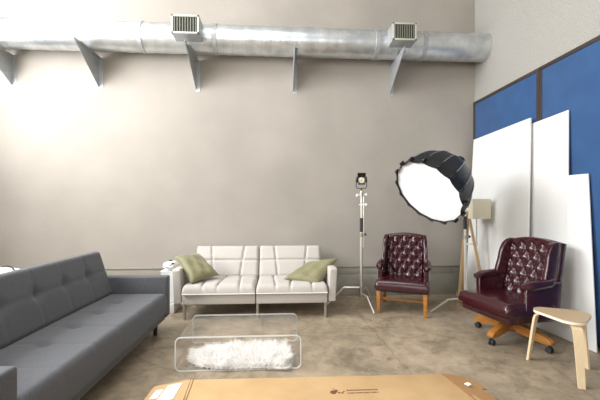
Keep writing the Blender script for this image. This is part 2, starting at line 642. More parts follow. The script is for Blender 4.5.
def bracket():
    t = thing('wall_bracket', '', 'bracket', (0, 0, 0), 0, 'metal brackets under the air duct')
    bm = NB()
    prism(bm, [(0, 0), (0, .402), (-.60, .425), (-.605, .40)], 0, -.003, .003)
    ob('gusset_plate', bm, M['galv_dull'], t)
    bx('wall_flange', (.028, -.003, .19), (.058, .006, .44), M['galv_dull'], t)
    bx('top_flange', (.02, -.26, .400), (.045, .52, .006), M['galv_dull'], t)
    return t
b0 = bracket()
def copy_tree(o, parent=None):
    c = o.copy()
    C.objects.link(c)
    if parent:
        c.parent = parent
    for ch in [q for q in o.children if q != c]:
        copy_tree(ch, c)
    return c
labs = ['triangular metal duct bracket at the left edge of the photo',
        'triangular metal duct bracket, second from the left end of the duct',
        'triangular metal duct bracket directly below the left-hand air register',
        'narrow metal duct bracket seen edge on, midway between the two air registers',
        'triangular metal duct bracket below the right-hand air register']
for i, xx in enumerate((-3.61, -2.47, -1.15, .21, 1.62)):
    o = b0 if i == 0 else copy_tree(b0)
    o.location = (xx, YB, 2.912)
    o['label'] = labs[i]

# ================================================================== white boards leaning on the right wall
def board(bl, br_, tr, tl, th, label):
    """a rigid sheet from four corners of its room-side face"""
    bl, br_, tr, tl = map(Vector, (bl, br_, tr, tl))
    nrm = (br_ - bl).cross(tl - bl).normalized()
    if nrm.x < 0:
        nrm = -nrm
    c = (bl + br_) / 2
    v = [p - c for p in (bl, br_, tr, tl)] + [p - c + nrm * th for p in (bl, br_, tr, tl)]
    bm = NB()
    vs = [bm.verts.new(p) for p in v]
    for q in ((0, 1, 2, 3), (7, 6, 5, 4), (0, 4, 5, 1), (1, 5, 6, 2), (2, 6, 7, 3), (3, 7, 4, 0)):
        bm.faces.new([vs[i] for i in q])
    bmesh.ops.bevel(bm, geom=list(bm.edges), offset=.002, segments=1, affect='EDGES')
    o = ob('foam_board', bm, M['board'])
    o.location = c
    return tag(o, label, 'board', 'white boards leaning on the right wall')
board((2.66, 4.82, 0.002), (2.66, 3.60, 0.002), (2.79, 3.715, 2.265), (2.79, 4.84, 2.235), .02,
      'largest and tallest white board, behind the square lamp shade and the swivel armchair')
board((2.765, 4.2, 0.002), (2.765, 3.18, 0.002), (2.832, 3.252, 2.225), (2.832, 4.2, 2.19), .012,
      'white board in the middle, half hidden behind the tallest one and topped by its shadow')
board((2.735, 3.585, 0.002), (2.775, 2.885, 0.002), (2.83, 3.03, 1.58), (2.80, 3.655, 1.59), .012,
      'shortest white board, low behind the wooden stool')

# ================================================================== grey futon
gx = -1.575
g = thing('futon_sofa', 'long grey tufted futon sofa with square arms at the left', 'sofa', (gx - .01, 2.62, 0), R(89.0))
HL = 0.98
bx('seat_frame', (0, -.10, .185), (2 * HL, .68, .09), M['grey'], g, bev=.01)
gs = [k / 6 for k in range(1, 6)]
pad('seat_cushion', 2 * HL, .62, .20, M['grey'], g, frame_mtx((0, -.455, .205), (1, 0, 0), (0, 1, 0)),
    seams=gs, rows=(.52,), edge=.035, sink=.006, sw=.012, buttons=[(u, .52) for u in gs], bsink=.024, br=.045, nx=110, ny=26, crown=.008)
pad('backrest', 2 * HL + .02, .46, .15, M['grey'], g, frame_mtx((0, .205, .355), (1, 0, 0), (0, .135, .42)),
    seams=gs, rows=(.55,), edge=.035, sink=.006, sw=.012, buttons=[(u, .55) for u in gs], bsink=.026, br=.045, nx=110, ny=24, crown=.008)
for s in (-1, 1):
    bx('armrest', (s * (HL + .055), -.10, .36), (.11, .71, .415), M['grey'], g, bev=.018, seg=3)
for xx in (-.93, .93):
    for yy in (-.36, .17):
        bm = NB()
        tube(bm, [(xx, yy, 0), (xx, yy, .15)], [.017, .026], n=12)
        ob('leg', bm, M['black'], g)

# ================================================================== white futon
f = thing('futon_sofa', 'cream tufted futon sofa with metal legs against the back wall', 'sofa', (-.25, 4.41, 0), 0)
bx('seat_frame', (-.412, -.12, .230), (.815, .60, .120), M['cream'], f, bev=.012)
bx('seat_frame', (.412, -.12, .230), (.815, .60, .120), M['cream'], f, bev=.012)
for s in (-1, 1):
    pad('seat_cushion', .815, .58, .105, M['cream'], f, frame_mtx((s * .412, -.445, .288), (1, 0, 0), (0, 1, 0)),
        seams=(.25, .5, .76), rows=(.55,), edge=.05, sink=.024, sw=.012, slant=.04, nx=60, ny=24, crown=.012)
    tb('piping', [(s * .412 - .405, -.447, .292), (s * .412 + .405, -.447, .292)], .006, M['cream_pipe'], f, 8)
    pad('backrest', .83, .45, .13, M['cream'], f, frame_mtx((s * .418, .27, .30), (1, 0, 0), (0, .19, .38)),
        seams=(.27, .74), rows=(.52,), edge=.045, sink=.024, sw=.012, slant=.05, nx=60, ny=30, crown=.014)
    bm = NB()
    ap = [(-.40, .185), (.28, .185), (.30, .50), (.24, .545), (-.38, .57), (-.42, .55)]
    prism(bm, ap, 0, -.045, .045, .016, 3)
    for v in bm.verts:
        v.co.x += s * .875 + s * (v.co.z - .18) * .04
    ob('armrest', bm, M['cream'], f)
for xx in (-.80, .02, .80):
    for yy in (-.39, .17):
        if xx == .02 and yy > 0:
            continue
        tb('leg', [(xx, yy, 0), (xx, yy, .175)], .017, M['satin'], f, 12)

# pillows
def pillow(label, th, A, B, C_, D, seed):
    A, B, C_, D = map(Vector, (A, B, C_, D))
    cen_ = (A + B + C_ + D) / 4
    nrm = (B - D).cross(A - C_).normalized()
    size = 2.0
    n = 26
    v, fc = [], []
    rnd = random.Random(seed)
    ph = rnd.random() * 6
    for side in (1, -1):
        for j in range(n + 1):
            for i in range(n + 1):
                u, t = 2 * i / n - 1, 2 * j / n - 1
                e = (1 - u ** 4) * (1 - t ** 4)
                hgt = th * (max(e, 0) ** .55)
                pinch = 1 - .10 * (1 - t * t) * abs(u) ** 3
                pinch2 = 1 - .10 * (1 - u * u) * abs(t) ** 3
                wr = .010 * math.sin(7 * u + 3 * t + ph) * math.sin(5 * t - 2 * u + ph) * e
                v.append((u * size / 2 * pinch, t * size / 2 * pinch2, side * (hgt / 2 + wr)))
    W = n + 1
    off = W * W
    for j in range(n):
        for i in range(n):
            a = j * W + i
            fc.append((a, a + 1, a + W + 1, a + W))
            fc.append((off + a, off + a + W, off + a + W + 1, off + a + 1))
    def bil(p):
        a, b = (p[0] + 1) / 2, (p[1] + 1) / 2
        return (A * (1 - a) + B * a) * b + (D * (1 - a) + C_ * a) * (1 - b) + nrm * p[2] - cen_
    v = [tuple(bil(p)) for p in v]
    bm = NB()
    vs = [bm.verts.new(p) for p in v]
    for k in fc:
        bm.faces.new([vs[i] for i in k])
    bmesh.ops.remove_doubles(bm, verts=bm.verts, dist=.0015)
    o = ob('throw_pillow', bm, M['olive'], None, 80)
    o.location = cen_
    return tag(o, label, 'pillow', 'olive pillows on the cream futon')
pillow('olive green square pillow leaning over the left armrest', .13,
       (-1.225, 4.22, .69), (-1.00, 4.46, .69), (-.70, 4.26, .45), (-.97, 4.00, .40), 3)
pillow('olive green square pillow slumped against the right armrest', .12,
       (.38, 4.46, .555), (.75, 4.30, .635), (.46, 4.02, .355), (.06, 4.16, .415), 8)

# ================================================================== clear coffee table and sheepskin
tx, ty = (-.79 + .185) / 2, 3.02
hw, hd, hh, rc, th = .4875, .28, .268, .045, .010
t = thing('coffee_table', 'clear acrylic waterfall coffee table with a lower shelf', 'table', (tx, ty, 0))
def loop_pts(inset):
    p = []
    w_, r_ = hw - inset, rc - inset
    for (cx, cz, a0) in ((w_ - r_, hh - inset - r_, 0), (-w_ + r_, hh - inset - r_, 90), (-w_ + r_, inset + r_, 180), (w_ - r_, inset + r_, 270)):
        for k in range(7):
            a = R(a0 + 15 * k)
            p.append((cx + r_ * math.cos(a), cz + r_ * math.sin(a)))
    return p
po, pi_ = loop_pts(0), loop_pts(th)
n = len(po)
def ringmesh(name, y0, y1, faces, m):
    v = [(a, y0, b) for a, b in po] + [(a, y0, b) for a, b in pi_] + [(a, y1, b) for a, b in po] + [(a, y1, b) for a, b in pi_]
    fc = []
    for i in range(n):
        j = (i + 1) % n
        fc.append((i, j, n + j, n + i))
        fc.append((2 * n + i, 3 * n + i, 3 * n + j, 2 * n + j))
        fc.append((i, 2 * n + i, 2 * n + j, j))
        fc.append((n + i, n + j, 3 * n + j, 3 * n + i))
    return pydata(name, v, fc, m, t, 50)
ringmesh('acrylic_loop', -hd + .006, hd - .006, None, M['acrylic'])
ringmesh('polished_edge', -hd, -hd + .006, None, M['acrylic_edge'])
ringmesh('polished_edge', hd - .006, hd, None, M['acrylic_edge'])

rnd = random.Random(5)
out = [(-.45, .06), (-.42, -.07), (-.34, -.17), (-.20, -.22), (-.05, -.235), (.10, -.225), (.22, -.23), (.30, -.255), (.36, -.25), (.385, -.13),
       (.385, .02), (.37, .14), (.27, .175), (.12, .165), (.0, .18), (-.12, .19), (-.25, .15), (-.37, .12)]
out = smoothpoly(out, 2)
def inside(x_, y_, P):
    c = False
    j = len(P) - 1
    for i in range(len(P)):
        if (P[i][1] > y_) != (P[j][1] > y_) and x_ < (P[j][0] - P[i][0]) * (y_ - P[i][1]) / (P[j][1] - P[i][1]) + P[i][0]:
            c = not c
        j = i
    return c
bm = NB()
prism(bm, out, 2, 0, .02, .006)
def strand(p, d, ln, wd):
    d = d.normalized()
    s = d.cross(Vector((rnd.uniform(-1, 1), rnd.uniform(-1, 1), rnd.uniform(-.3, 1)))).normalized() * wd
    prev = [bm.verts.new(p - s), bm.verts.new(p + s)]
    cur = p
    for k in (1, 2):
        cur = cur + d * ln / 2
        d = (d + Vector((0, 0, -.35))).normalized()
        w_ = .7 if k == 1 else .12
        nx_ = [bm.verts.new(cur - s * w_), bm.verts.new(cur + s * w_)]
        bm.faces.new((prev[0], prev[1], nx_[1], nx_[0]))
        prev = nx_
cnt = 0
while cnt < 8500:
    a, b = rnd.uniform(-.46, .42), rnd.uniform(-.27, .21)
    if not inside(a, b, out):
        continue
    cl = noise.noise_vector(Vector((a * 9, b * 9, 0)))
    d = Vector((a * .9 + cl.x * 1.2 + rnd.uniform(-.3, .3), b * 1.6 + cl.y * 1.2 - .1 + rnd.uniform(-.3, .3), .75 + cl.z * .5))
    strand(Vector((a, b, .018)), d, rnd.uniform(.045, .085), .0026)
    cnt += 1
for i in range(1500):
    k = rnd.randrange(len(out))
    p = Vector((out[k][0], out[k][1], .012))
    d = Vector((p.x * 1.0, p.y * 2.0, 0)).normalized() + Vector((rnd.uniform(-.6, .6), rnd.uniform(-.6, .6), rnd.uniform(.0, .5)))
    strand(p, d, rnd.uniform(.02, .045), .002)
o = ob('sheepskin_rug', bm, M['fur'], None, 180)
o.location = (-.285, 2.97, th + .001)
tag(o, 'fluffy white sheepskin lying on the lower shelf of the clear coffee table', 'rug')

# ================================================================== long flat carton in the foreground
BZ = .12
t = thing('cardboard_box', 'long flat brown cardboard box lying on the floor in the foreground', 'box', (.30, 2.05, 0), 0)
def W(x_, y_):
    return (x_ - .30, y_ - 2.05)
bm = NB()
prism(bm, [W(-.575, 2.372), W(1.12, 2.352), W(1.31, 1.72), W(-.52, 1.70)], 2, 0, BZ, .004)
ob('box_body', bm, M['card'], t)
def slab(name, pts3, th_, m, par):
    v = [(p[0] - .30, p[1] - 2.05, p[2]) for p in pts3]
    nn = len(v)
    v2 = v + [(a, b, c - th_) for a, b, c in v]
    fc = [tuple(range(nn)), tuple(range(2 * nn - 1, nn - 1, -1))] + [(i, (i + 1) % nn, nn + (i + 1) % nn, nn + i) for i in range(nn)]
    return pydata(name, v2, fc, m, par, 30)
fl = slab('end_flap', [(-.578, 2.374, BZ), (-.80, 2.325, .105), (-.82, 1.72, .105), (-.535, 1.70, BZ)], .006, M['card'], t)
slab('side_panel', [(-.80, 2.325, .104), (-.82, 1.72, .104), (-.819, 1.72, .085), (-.799, 2.325, .085)], .08, M['card'], t)
slab('shipping_label', [(-.622, 2.33, .120), (-.705, 2.312, .1145), (-.722, 2.13, .1135), (-.628, 2.14, .1195)], .0015, M['paper'], t)
slab('shipping_label', [(-.722, 2.27, .1130), (-.765, 2.262, .110), (-.775, 2.165, .1093), (-.728, 2.17, .1127)], .0015, M['paper'], t)
slab('crease_strip', [(-.556, 2.376, BZ + .0012), (-.563, 2.376, BZ + .0012), (-.521, 1.70, BZ + .0012), (-.514, 1.70, BZ + .0012)], .001, M['card_crease'], t)  # darker strip along the crease between flap and body
# right-hand crumpled flaps
slab('end_flap', [(1.125, 2.355, BZ + .004), (1.262, 2.318, BZ - .002), (1.335, 2.262, BZ - .02), (1.36, 2.20, BZ - .035), (1.30, 2.16, BZ - .01),
                  (1.36, 1.95, BZ - .03), (1.42, 1.72, BZ - .04), (1.22, 1.72, BZ + .004), (1.16, 2.08, BZ + .004)], .006, M['card_dark'], t)
slab('torn_flap', [(1.30, 2.145, .075), (1.42, 2.13, .04), (1.47, 2.02, .02), (1.52, 1.75, .012), (1.30, 1.75, .05)], .006, M['card_dark'], t)
slab('gap_shade', [(1.29, 2.19, .055), (1.43, 2.17, .028), (1.50, 2.03, .014), (1.30, 2.03, .03)], .004, M['trim'], t)  # dark sheet painted in as shade of the gap under the torn flap
bm = NB()
for k in range(7):
    a = rnd.uniform(0, 6.28)
    ball(bm, (1.225 - .30 + .012 * math.cos(a), 2.185 - 2.05 + .012 * math.sin(a), BZ + .008), .010, (1, .8, .7), 1)
ob('paper_scrap', bm, M['paper'], t)
# brown printed emblem and two printed lines
def dash(x_, y_, wx, wy):
    box(bm, (x_ - .30, y_ - 2.05, BZ + .0006), (wx, wy, .0012))
for (yy_, alt) in ((2.172, .011), (2.140, .006)):
    bm = NB()
    for k in range(13):
        dash(.435 + k * .0155, yy_, .011 if k % 3 else alt, .012)
    ob('printed_line', bm, M['print'], t)

bm = NB()
for (a, b, r_) in ((.345, 2.155, .021), (.365, 2.172, .012), (.380, 2.148, .008), (.400, 2.145, .008), (.352, 2.196, .005), (.412, 2.162, .006)):
    tube(bm, [(a - .30, b - 2.05, BZ), (a - .30, b - 2.05, BZ + .0012)], r_, 12)
ob('printed_emblem', bm, M['print'], t)

# ================================================================== leather wing chairs
def diamond(x_, y_, px=.058, py=.088, amp=.030):
    a = x_ / px + y_ / py
    b = x_ / px - y_ / py
    q = abs(math.sin(PI * a / 2 + PI / 2 * 0)) * abs(math.sin(PI * b / 2))
    return amp * (q ** .62) - amp
def wing_chair(label, loc, rz, top, seat_h, w_=.62, d_=.60, swivel=False, nar=.04):
    e = thing('swivel_armchair' if swivel else 'wing_chair', label, 'armchair', loc, rz)
    L_ = M['leather']
    hwid = w_ / 2
    fy, by = -d_ / 2, d_ / 2
    rb = seat_h - (.175 if swivel else .14)
    # frame rail
    bx('seat_rail', (0, .0, rb + .04), (w_ - .03, d_ - .04, .10 if swivel else .08), L_, e, bev=.02, seg=3)
    pad('seat_cushion', w_ - .005, d_ - .10, .10, L_, e, frame_mtx((0, fy - .015, seat_h - .10), (1, 0, 0), (0, 1, 0)),
        edge=.045, crown=.02, nx=40, ny=30)
    bm = NB()
    tube(bm, [(-hwid + .01, fy - .012, rb + .045), (hwid - .01, fy - .012, rb + .045)], .005, 8)
    ob('piping', bm, L_, e)
    # back: reclined plane
    lean = R(12)
    dirv = Vector((0, math.sin(lean), math.cos(lean)))
    z0 = seat_h - .06
    y0 = by - .12
    hb = (top - z0) / math.cos(lean)
    org = Vector((0, y0, z0))
    iw = w_ - .11 - nar
    def arch(u):
        return 1 - .055 * (2 * u - 1) ** 2 * 1.0
    # pad local z points to -y (towards the sitter)
    def tuft(x_, y_):
        k = min(1, max(0, (y_ - .03) / .05)) * min(1, max(0, (hb * .95 - y_) / .05)) * min(1, max(0, (iw / 2 - abs(x_)) / .03))
        return diamond(x_, y_ - .06) * k
    pad('backrest', iw, hb, .07, L_, e, frame_mtx(org, (1, 0, 0), dirv), edge=.03, nx=72, ny=80, tuft=tuft, outline=arch)
    # buttons at the crease crossings
    P = .088
    for r_ in range(0, 9):
        yy = .06 + r_ * P / 1.0
        if yy > hb * .93 or yy < .05:
            continue
        for c_ in range(-6, 7):
            if (c_ + r_) % 2:
                continue
            xx = c_ * .058
            if abs(xx) > iw / 2 - .03:
                continue
            p = org + dirv * (yy * arch(xx / iw + .5)) + Vector((xx, 0, 0)) + dirv.cross(Vector((1, 0, 0))).normalized() * -.043
            bm = NB()
            ball(bm, p, .011, (1, .7, 1), 1)
            ob('button', bm, L_, e, 80)
    # outer back shell with arched head
    bm = NB()
    prof = []
    for k in range(13):
        u = k / 12
        xx = (u - .5) * (w_ - .03 - nar)
        prof.append((xx, hb * (1.005 - .05 * (2 * u - 1) ** 2)))
    prof += [(hwid - .03, hb * .5), (hwid - .05, 0), (-hwid + .05, 0), (-hwid + .03, hb * .5)]
    prism(bm, prof, 1, -.012, .06, .02, 3)
    mm = frame_mtx(org, (1, 0, 0), -dirv.cross(Vector((1, 0, 0))).normalized()) 
    zz = dirv
    bk = Vector((1, 0, 0)).cross(dirv).normalized()
    if bk.y < 0:
        bk = -bk
    for v in bm.verts:
        x_, y_, z_ = v.co
        v.co = org + Vector((x_, 0, 0)) + bk * y_ + dirv * z_
    ob('back_shell', bm, L_, e, 40)
    for s in (-1, 1):
        # wing
        bm = NB()
        zt = top
        wp = [(y0 + .13, zt - .03), (y0 + .06, zt - .012), (y0 - .01, zt - .05), (y0 - .055, zt - .14), (y0 - .075, zt - .25), (y0 - .10, seat_h + .22),
              (y0 - .12, seat_h + .10), (y0 - .08, seat_h - .05), (y0 + .06, seat_h - .05)]
        prism(bm, smoothpoly(wp, 2), 0, -.024, .024, .014, 3)
        for v in bm.verts:
            k = max(0, (y0 + .05 - v.co.y))
            v.co.x += s * (hwid - .040 - nar / 2 + .18 * k)
        ob('wing', bm, L_, e, 40)
        # arm
        bm = NB()
        ah = seat_h + .158
        prism(bm, [(fy + .20, rb + .02), (by - .06, rb + .02), (by - .03, ah + .02), (y0 - .05, ah), (fy + .24, ah - .005), (fy + .19, ah - .06)],
              0, -.028, .028, .014, 3)
        for v in bm.verts:
            v.co.x += s * (hwid - .04)
        ob('armrest', bm, L_, e, 40)
        bm = NB()
        tube(bm, [(s * (hwid - .035), fy + .185, ah - .045), (s * (hwid - .035), fy + .195, ah - .032), (s * (hwid - .03), fy + .26, ah - .012),
                  (s * (hwid - .03), y0 - .06, ah + .0), (s * (hwid - .035), y0 + .0, ah + .02)], [.028, .046, .047, .043, .03], n=18)
        ob('arm_roll', bm, L_, e, 50)
        bm = NB()
        for k in range(26):
            if k < 15:
                a = R(-20 + 220 * k / 14)
                p = (s * (hwid - .035) + .037 * math.cos(a), fy + .185, ah - .045 + .037 * math.sin(a))
            else:
                p = (s * (hwid - .005), fy + .19, ah - .075 - (k - 15) * .014)
            ball(bm, p, .005, (1, .6, 1), 1)
        ob('nailhead_trim', bm, M['satin'], e, 80)
    if not swivel:
        for (sx, sy) in ((-1, -1), (1, -1), (-1, 1), (1, 1)):
            bm = NB()
            xx, yy = sx * (hwid - .045), (fy + .045 if sy < 0 else by - .05)
            box(bm, (xx, yy, (rb + .01) / 2), (.05, .05, rb + .01), .005, 2, None, (.72, .72))
            ob('leg', bm, M['oak'] if sy < 0 else M['walnut'], e)
        for s in (-1, 1):
            bx('stretcher', (s * (hwid - .045), .0, .125), (.022, d_ - .13, .028), M['oak'], e, bev=.004)
        bx('stretcher', (0, -.04, .125), (w_ - .11, .022, .028), M['oak'], e, bev=.004)
    else:
        bm = NB()
        tube(bm, [(0, 0, .12), (0, 0, .20), (0, 0, rb + .01)], [.035, .03, .028], n=20)
        ob('swivel_column', bm, M['rubber'], e)
        bx('tilt_mechanism', (0, 0, rb - .015), (.20, .26, .04), M['rubber'], e, bev=.01)
        bm = NB()
        tube(bm, [(0, 0, .085), (0, 0, .09), (0, 0, .178), (0, 0, .188)], [.05, .065, .06, .04], n=20)
        ob('hub', bm, M['walnut'], e)
    return e
wing_chair('burgundy leather tufted armchair on straight wooden legs beside the light stands', (1.558, 4.26, 0), R(-25), .93, .40, .62, .60, False, .07)
ex = wing_chair('burgundy leather tufted swivel armchair on a wooden star base with castors', (2.235, 3.25, 0), R(-79), .97, .425, .62, .64, True, .05)
for k, wp in enumerate(((2.115, 3.575), (1.97, 3.11), (2.365, 2.91), (2.50, 3.39))):
    # star base leg with its castor, in the chair's own frame
    v = Matrix.Rotation(-R(-79), 3, 'Z') @ Vector((wp[0] - 2.235, wp[1] - 3.25, 0))
    a = math.atan2(v.y, v.x)
    r_ = v.length
    bm = NB()
    prism(bm, smoothpoly([(.04, .175), (.04, .10), (r_ - .08, .070), (r_ + .03, .070), (r_ + .035, .105), (r_ - .03, .135), (.12, .178)], 1), 1, -.03, .03, .006, 2)
    rm = Matrix.Rotation(a, 3, 'Z')
    for q in bm.verts:
        q.co = rm @ q.co
    lg = ob('base_leg', bm, M['oak'], ex)
    bm = NB()
    d = rm @ Vector((1, 0, 0))
    s = rm @ Vector((0, 1, 0))
    cpos = d * r_
    for sg in (-1, 1):
        tube(bm, [cpos + s * (.007 * sg) + Vector((0, 0, .027)), cpos + s * (.021 * sg) + Vector((0, 0, .027))], .027, 18)
    tube(bm, [cpos + Vector((0, 0, .03)), cpos + Vector((0, 0, .076))], .012, 10)
    ob('castor', bm, M['rubber'], lg)

# ================================================================== bentwood stool
st = thing('stool', 'low birch plywood stool with a rounded triangular seat and three bent legs', 'stool', (2.215, 2.58, 0), 0)
feet = [Vector((2.091, 2.80, 0)), Vector((2.128, 2.326, 0)), Vector((2.434, 2.613, 0))]
cen = Vector((2.215, 2.58, 0))
SH = .445
seatpoly = []
dirs = [(p - cen).normalized() for p in feet]
angs = [math.atan2(d.y, d.x) for d in dirs]
for k in range(72):
    a = 2 * PI * k / 72
    dv_ = Vector((math.cos(a), math.sin(a), 0))
    k_ = max(dirs, key=lambda q: q.dot(dv_))
    p_ = k_ * .115 + dv_ * .092
    seatpoly.append((p_.x, p_.y))
bm = NB()
prism(bm, seatpoly, 2, SH - .004, SH, 0)
ob('seat_veneer', bm, M['birch_top'], st)
bm = NB()
prism(bm, seatpoly, 2, SH - .022, SH - .004, 0)
ob('seat', bm, M['birch_edge'], st)
for p in feet:
    d = (p - cen)
    rr_ = d.length
    d.normalize()
    s = Vector((-d.y, d.x, 0))
    bm = NB()
    path = [(.02, SH - .030), (rr_ - .12, SH - .030), (rr_ - .085, SH - .036), (rr_ - .062, SH - .055), (rr_ - .052, SH - .085), (rr_ - .035, .25), (rr_, .0)]
    t_ = .014
    tops, bots = [], []
    for i, (a, z) in enumerate(path):
        q0 = path[max(0, i - 1)]
        q1 = path[min(len(path) - 1, i + 1)]
        tx_, tz_ = q1[0] - q0[0], q1[1] - q0[1]
        ln = math.hypot(tx_, tz_)
        nx_, nz_ = -tz_ / ln, tx_ / ln
        if i == len(path) - 1:
            nx_, nz_ = 1, 0
        w2 = .030 if i < 5 else (.026 if i == 5 else .021)
        row = []
        for sg, ww in ((1, w2), (1, -w2), (-1, -w2), (-1, w2)):
            pt = d * (a + nx_ * t_ * sg * .6) + Vector((0, 0, z + nz_ * t_ * sg * .6)) + s * ww
            row.append(bm.verts.new(pt))
        tops.append(row)
    for i in range(len(tops) - 1):
        for k in range(4):
            bm.faces.new((tops[i][k], tops[i][(k + 1) % 4], tops[i + 1][(k + 1) % 4], tops[i + 1][k]))
    bm.faces.new(tops[0])
    bm.faces.new(tops[-1])
    ob('leg', bm, M['birch'], st, 30)

# ================================================================== stands and lights
def cstand(name, label, loc, z_top, legs, par_r=.014, grip=None):
    e = thing(name, label, 'stand', loc)
    zb = .20
    tb('column', [(0, 0, .12), (0, 0, z_top * .62)], .0175, M['chrome'], e, 16)
    tb('riser', [(0, 0, z_top * .62), (0, 0, z_top)], .0125, M['chrome'], e, 14)
    bm = NB()
    tube(bm, [(0, 0, z_top * .62 - .03), (0, 0, z_top * .62 + .02)], .024, 14)
    tube(bm, [(0, 0, z_top * .62), (.05, 0, z_top * .62)], .007, 8)
    ob('collar', bm, M['satin'], e)
    bm = NB()
    tube(bm, [(.045, 0, z_top * .62), (.062, 0, z_top * .62)], .016, 10)
    ob('knob', bm, M['rubber'], e)
    bm = NB()
    tube(bm, [(0, 0, .115), (0, 0, .25)], .026, 16)
    ob('base_hub', bm, M['satin'], e)
    for (ang, ln, zh) in legs:
        d = Vector((math.cos(R(ang)), math.sin(R(ang)), 0))
        tb('leg', [d * .02 + Vector((0, 0, zh)), d * (ln * .50) + Vector((0, 0, zh)), d * (ln * .56) + Vector((0, 0, zh - .02)),
                   d * ln + Vector((0, 0, .012))], .0125, M['chrome'], e, 12)
    if grip:
        tb('grip_sleeve', [(0, 0, grip[0]), (0, 0, grip[1])], .02, M['rubber'], e, 14)
    return e
# small stand
sx_, sy_ = 1.072, 4.45
e = cstand('light_stand', 'slim chrome light stand left of the straight-legged armchair, holding the small lamp', (sx_, sy_, 0), 1.48,
           [(175, .44, .235), (-80, .38, .16), (55, .36, .20)], grip=(.95, 1.13))
tb('side_rod', [(.028, 0, .75), (.030, 0, 1.43)], .008, M['chrome'], e, 10)
for (zz, s) in ((1.43, 1), (1.42, -1), (1.30, 1)):
    bm = NB()
    tube(bm, [(-.03 * s, 0, zz), (.05 * s, -.01, zz)], .008, 8)
    tube(bm, [(.05 * s, -.01, zz - .0), (.068 * s, -.012, zz)], .02, 10)

    ob('clamp_knob', bm, M['white_pl'], e)
tube_bm = NB()
tube(tube_bm, [(0, 0, 1.41), (0, 0, 1.46)], .03, 14)
ob('grip_head', tube_bm, M['satin'], e)

l = thing('studio_lamp', 'small black studio lamp with barn doors on top of the slim chrome stand', 'lamp', (sx_, sy_, 1.48), R(-12))
l.scale = (.86, .86, .86)
tb('yoke', [(-.075, 0, .15), (-.078, 0, .06), (-.06, 0, .035), (.06, 0, .035), (.078, 0, .06), (.075, 0, .15)], .006, M['rubber'], l, 8)
tb('spigot', [(0, 0, 0), (0, 0, .04)], .010, M['rubber'], l, 12)
bm = NB()
tube(bm, [(0, .10, .165), (0, .085, .165), (0, -.05, .155), (0, -.065, .154)], [.035, .055, .055, .05], n=24)
ob('housing', bm, M['black'], l)
bm = NB()
tube(bm, [(0, -.060, .154), (0, -.070, .153)], [.046, .043], n=24)
ob('lens', bm, M['lens'], l)
bm = NB()
tube(bm, [(0, -.069, .150), (0, -.073, .150)], .018, 16)
ob('led_chip', bm, M['amber'], l)
bx('barn_door', (0, -.105, .225), (.12, .10, .003), M['black'], l, rot=Matrix.Rotation(R(-35), 3, 'X'))
bx('barn_door', (0, -.095, .098), (.10, .05, .003), M['black'], l, rot=Matrix.Rotation(R(30), 3, 'X'))
for s in (-1, 1):
    bx('barn_door', (s * .066, -.085, .158), (.003, .05, .09), M['black'], l, rot=Matrix.Rotation(R(25 * s), 3, 'Z'))
    bm = NB()
    tube(bm, [(s * .056, 0, .155), (s * .088, 0, .155)], .012, 10)
    ob('tilt_knob', bm, M['rubber'], l)

# big stand
bx_, by_ = 2.315, 4.20
e = cstand('light_stand', 'chrome light stand behind the swivel armchair, holding the big round softbox', (bx_, by_, 0), 1.46,
           [(190, .48, .14), (-50, .42, .18), (80, .42, .21)], grip=(1.0, 1.16))

# softbox
Cf = Vector((1.582, 3.60, 1.43))          # centre of the diffuser
sbn = Vector((-.72, -.30, -.58)).normalized()   # direction it faces
sb = thing('softbox', 'large round black softbox with white diffuser tilted down to the left', 'softbox', Cf)
q = sbn.to_track_quat('Z', 'Y')
sb.rotation_euler = q.to_euler()
NR, RO, DP = 16, .40, .50
def sprof(k):   # k 0 rim .. 1 apex : radius, depth behind the face
    a = k * R(84)
    return RO * (math.cos(a) * .97 + .03) , DP * math.sin(a)
v, fc = [], []
steps = 14
sub = 3
NN = NR * sub
for k in range(steps + 1):
    r_, z_ = sprof(k / steps)
    if k == 0:
        z_ = -.03
    for i in range(NN):
        a = 2 * PI * i / NN
        fr = (i % sub) / sub
        # chord between ribs plus a slight inward scallop
        half = PI / NR
        loc_a = (fr - .0) * 2 * half - (half if fr > 0 else half)
        chord = math.cos(half) / math.cos(abs(fr * 2 * half - half))
        if k == 0:
            chord *= 1 - .03 * math.sin(PI * fr)
        v.append((r_ * chord * math.cos(a), r_ * chord * math.sin(a), -z_))
for k in range(steps):
    for i in range(NN):
        fc.append((k * NN + i, k * NN + (i + 1) % NN, (k + 1) * NN + (i + 1) % NN, (k + 1) * NN + i))
fc.append(tuple(steps * NN + i for i in range(NN)))
pydata('fabric_shell', v, fc, M['softblack'], sb, 12)
dv, df = [(0, 0, .004)], []
for i in range(NN):
    a = 2 * PI * i / NN
    fr = (i % sub) / sub
    half = PI / NR
    chord = math.cos(half) / math.cos(abs(fr * 2 * half - half)) * .975
    dv.append((RO * chord * math.cos(a), RO * chord * math.sin(a), 0))
for i in range(NN):
    df.append((0, 1 + i, 1 + (i + 1) % NN))
b1 = len(dv)
dv += [(p[0], p[1], -.006) for p in dv[:]]
df += [(b1, b1 + 1 + (i + 1) % NN, b1 + 1 + i) for i in range(NN)]
df += [(1 + i, b1 + 1 + i, b1 + 1 + (i + 1) % NN, 1 + (i + 1) % NN) for i in range(NN)]
pydata('diffuser', dv, df, M['diffuser'], sb, 40)
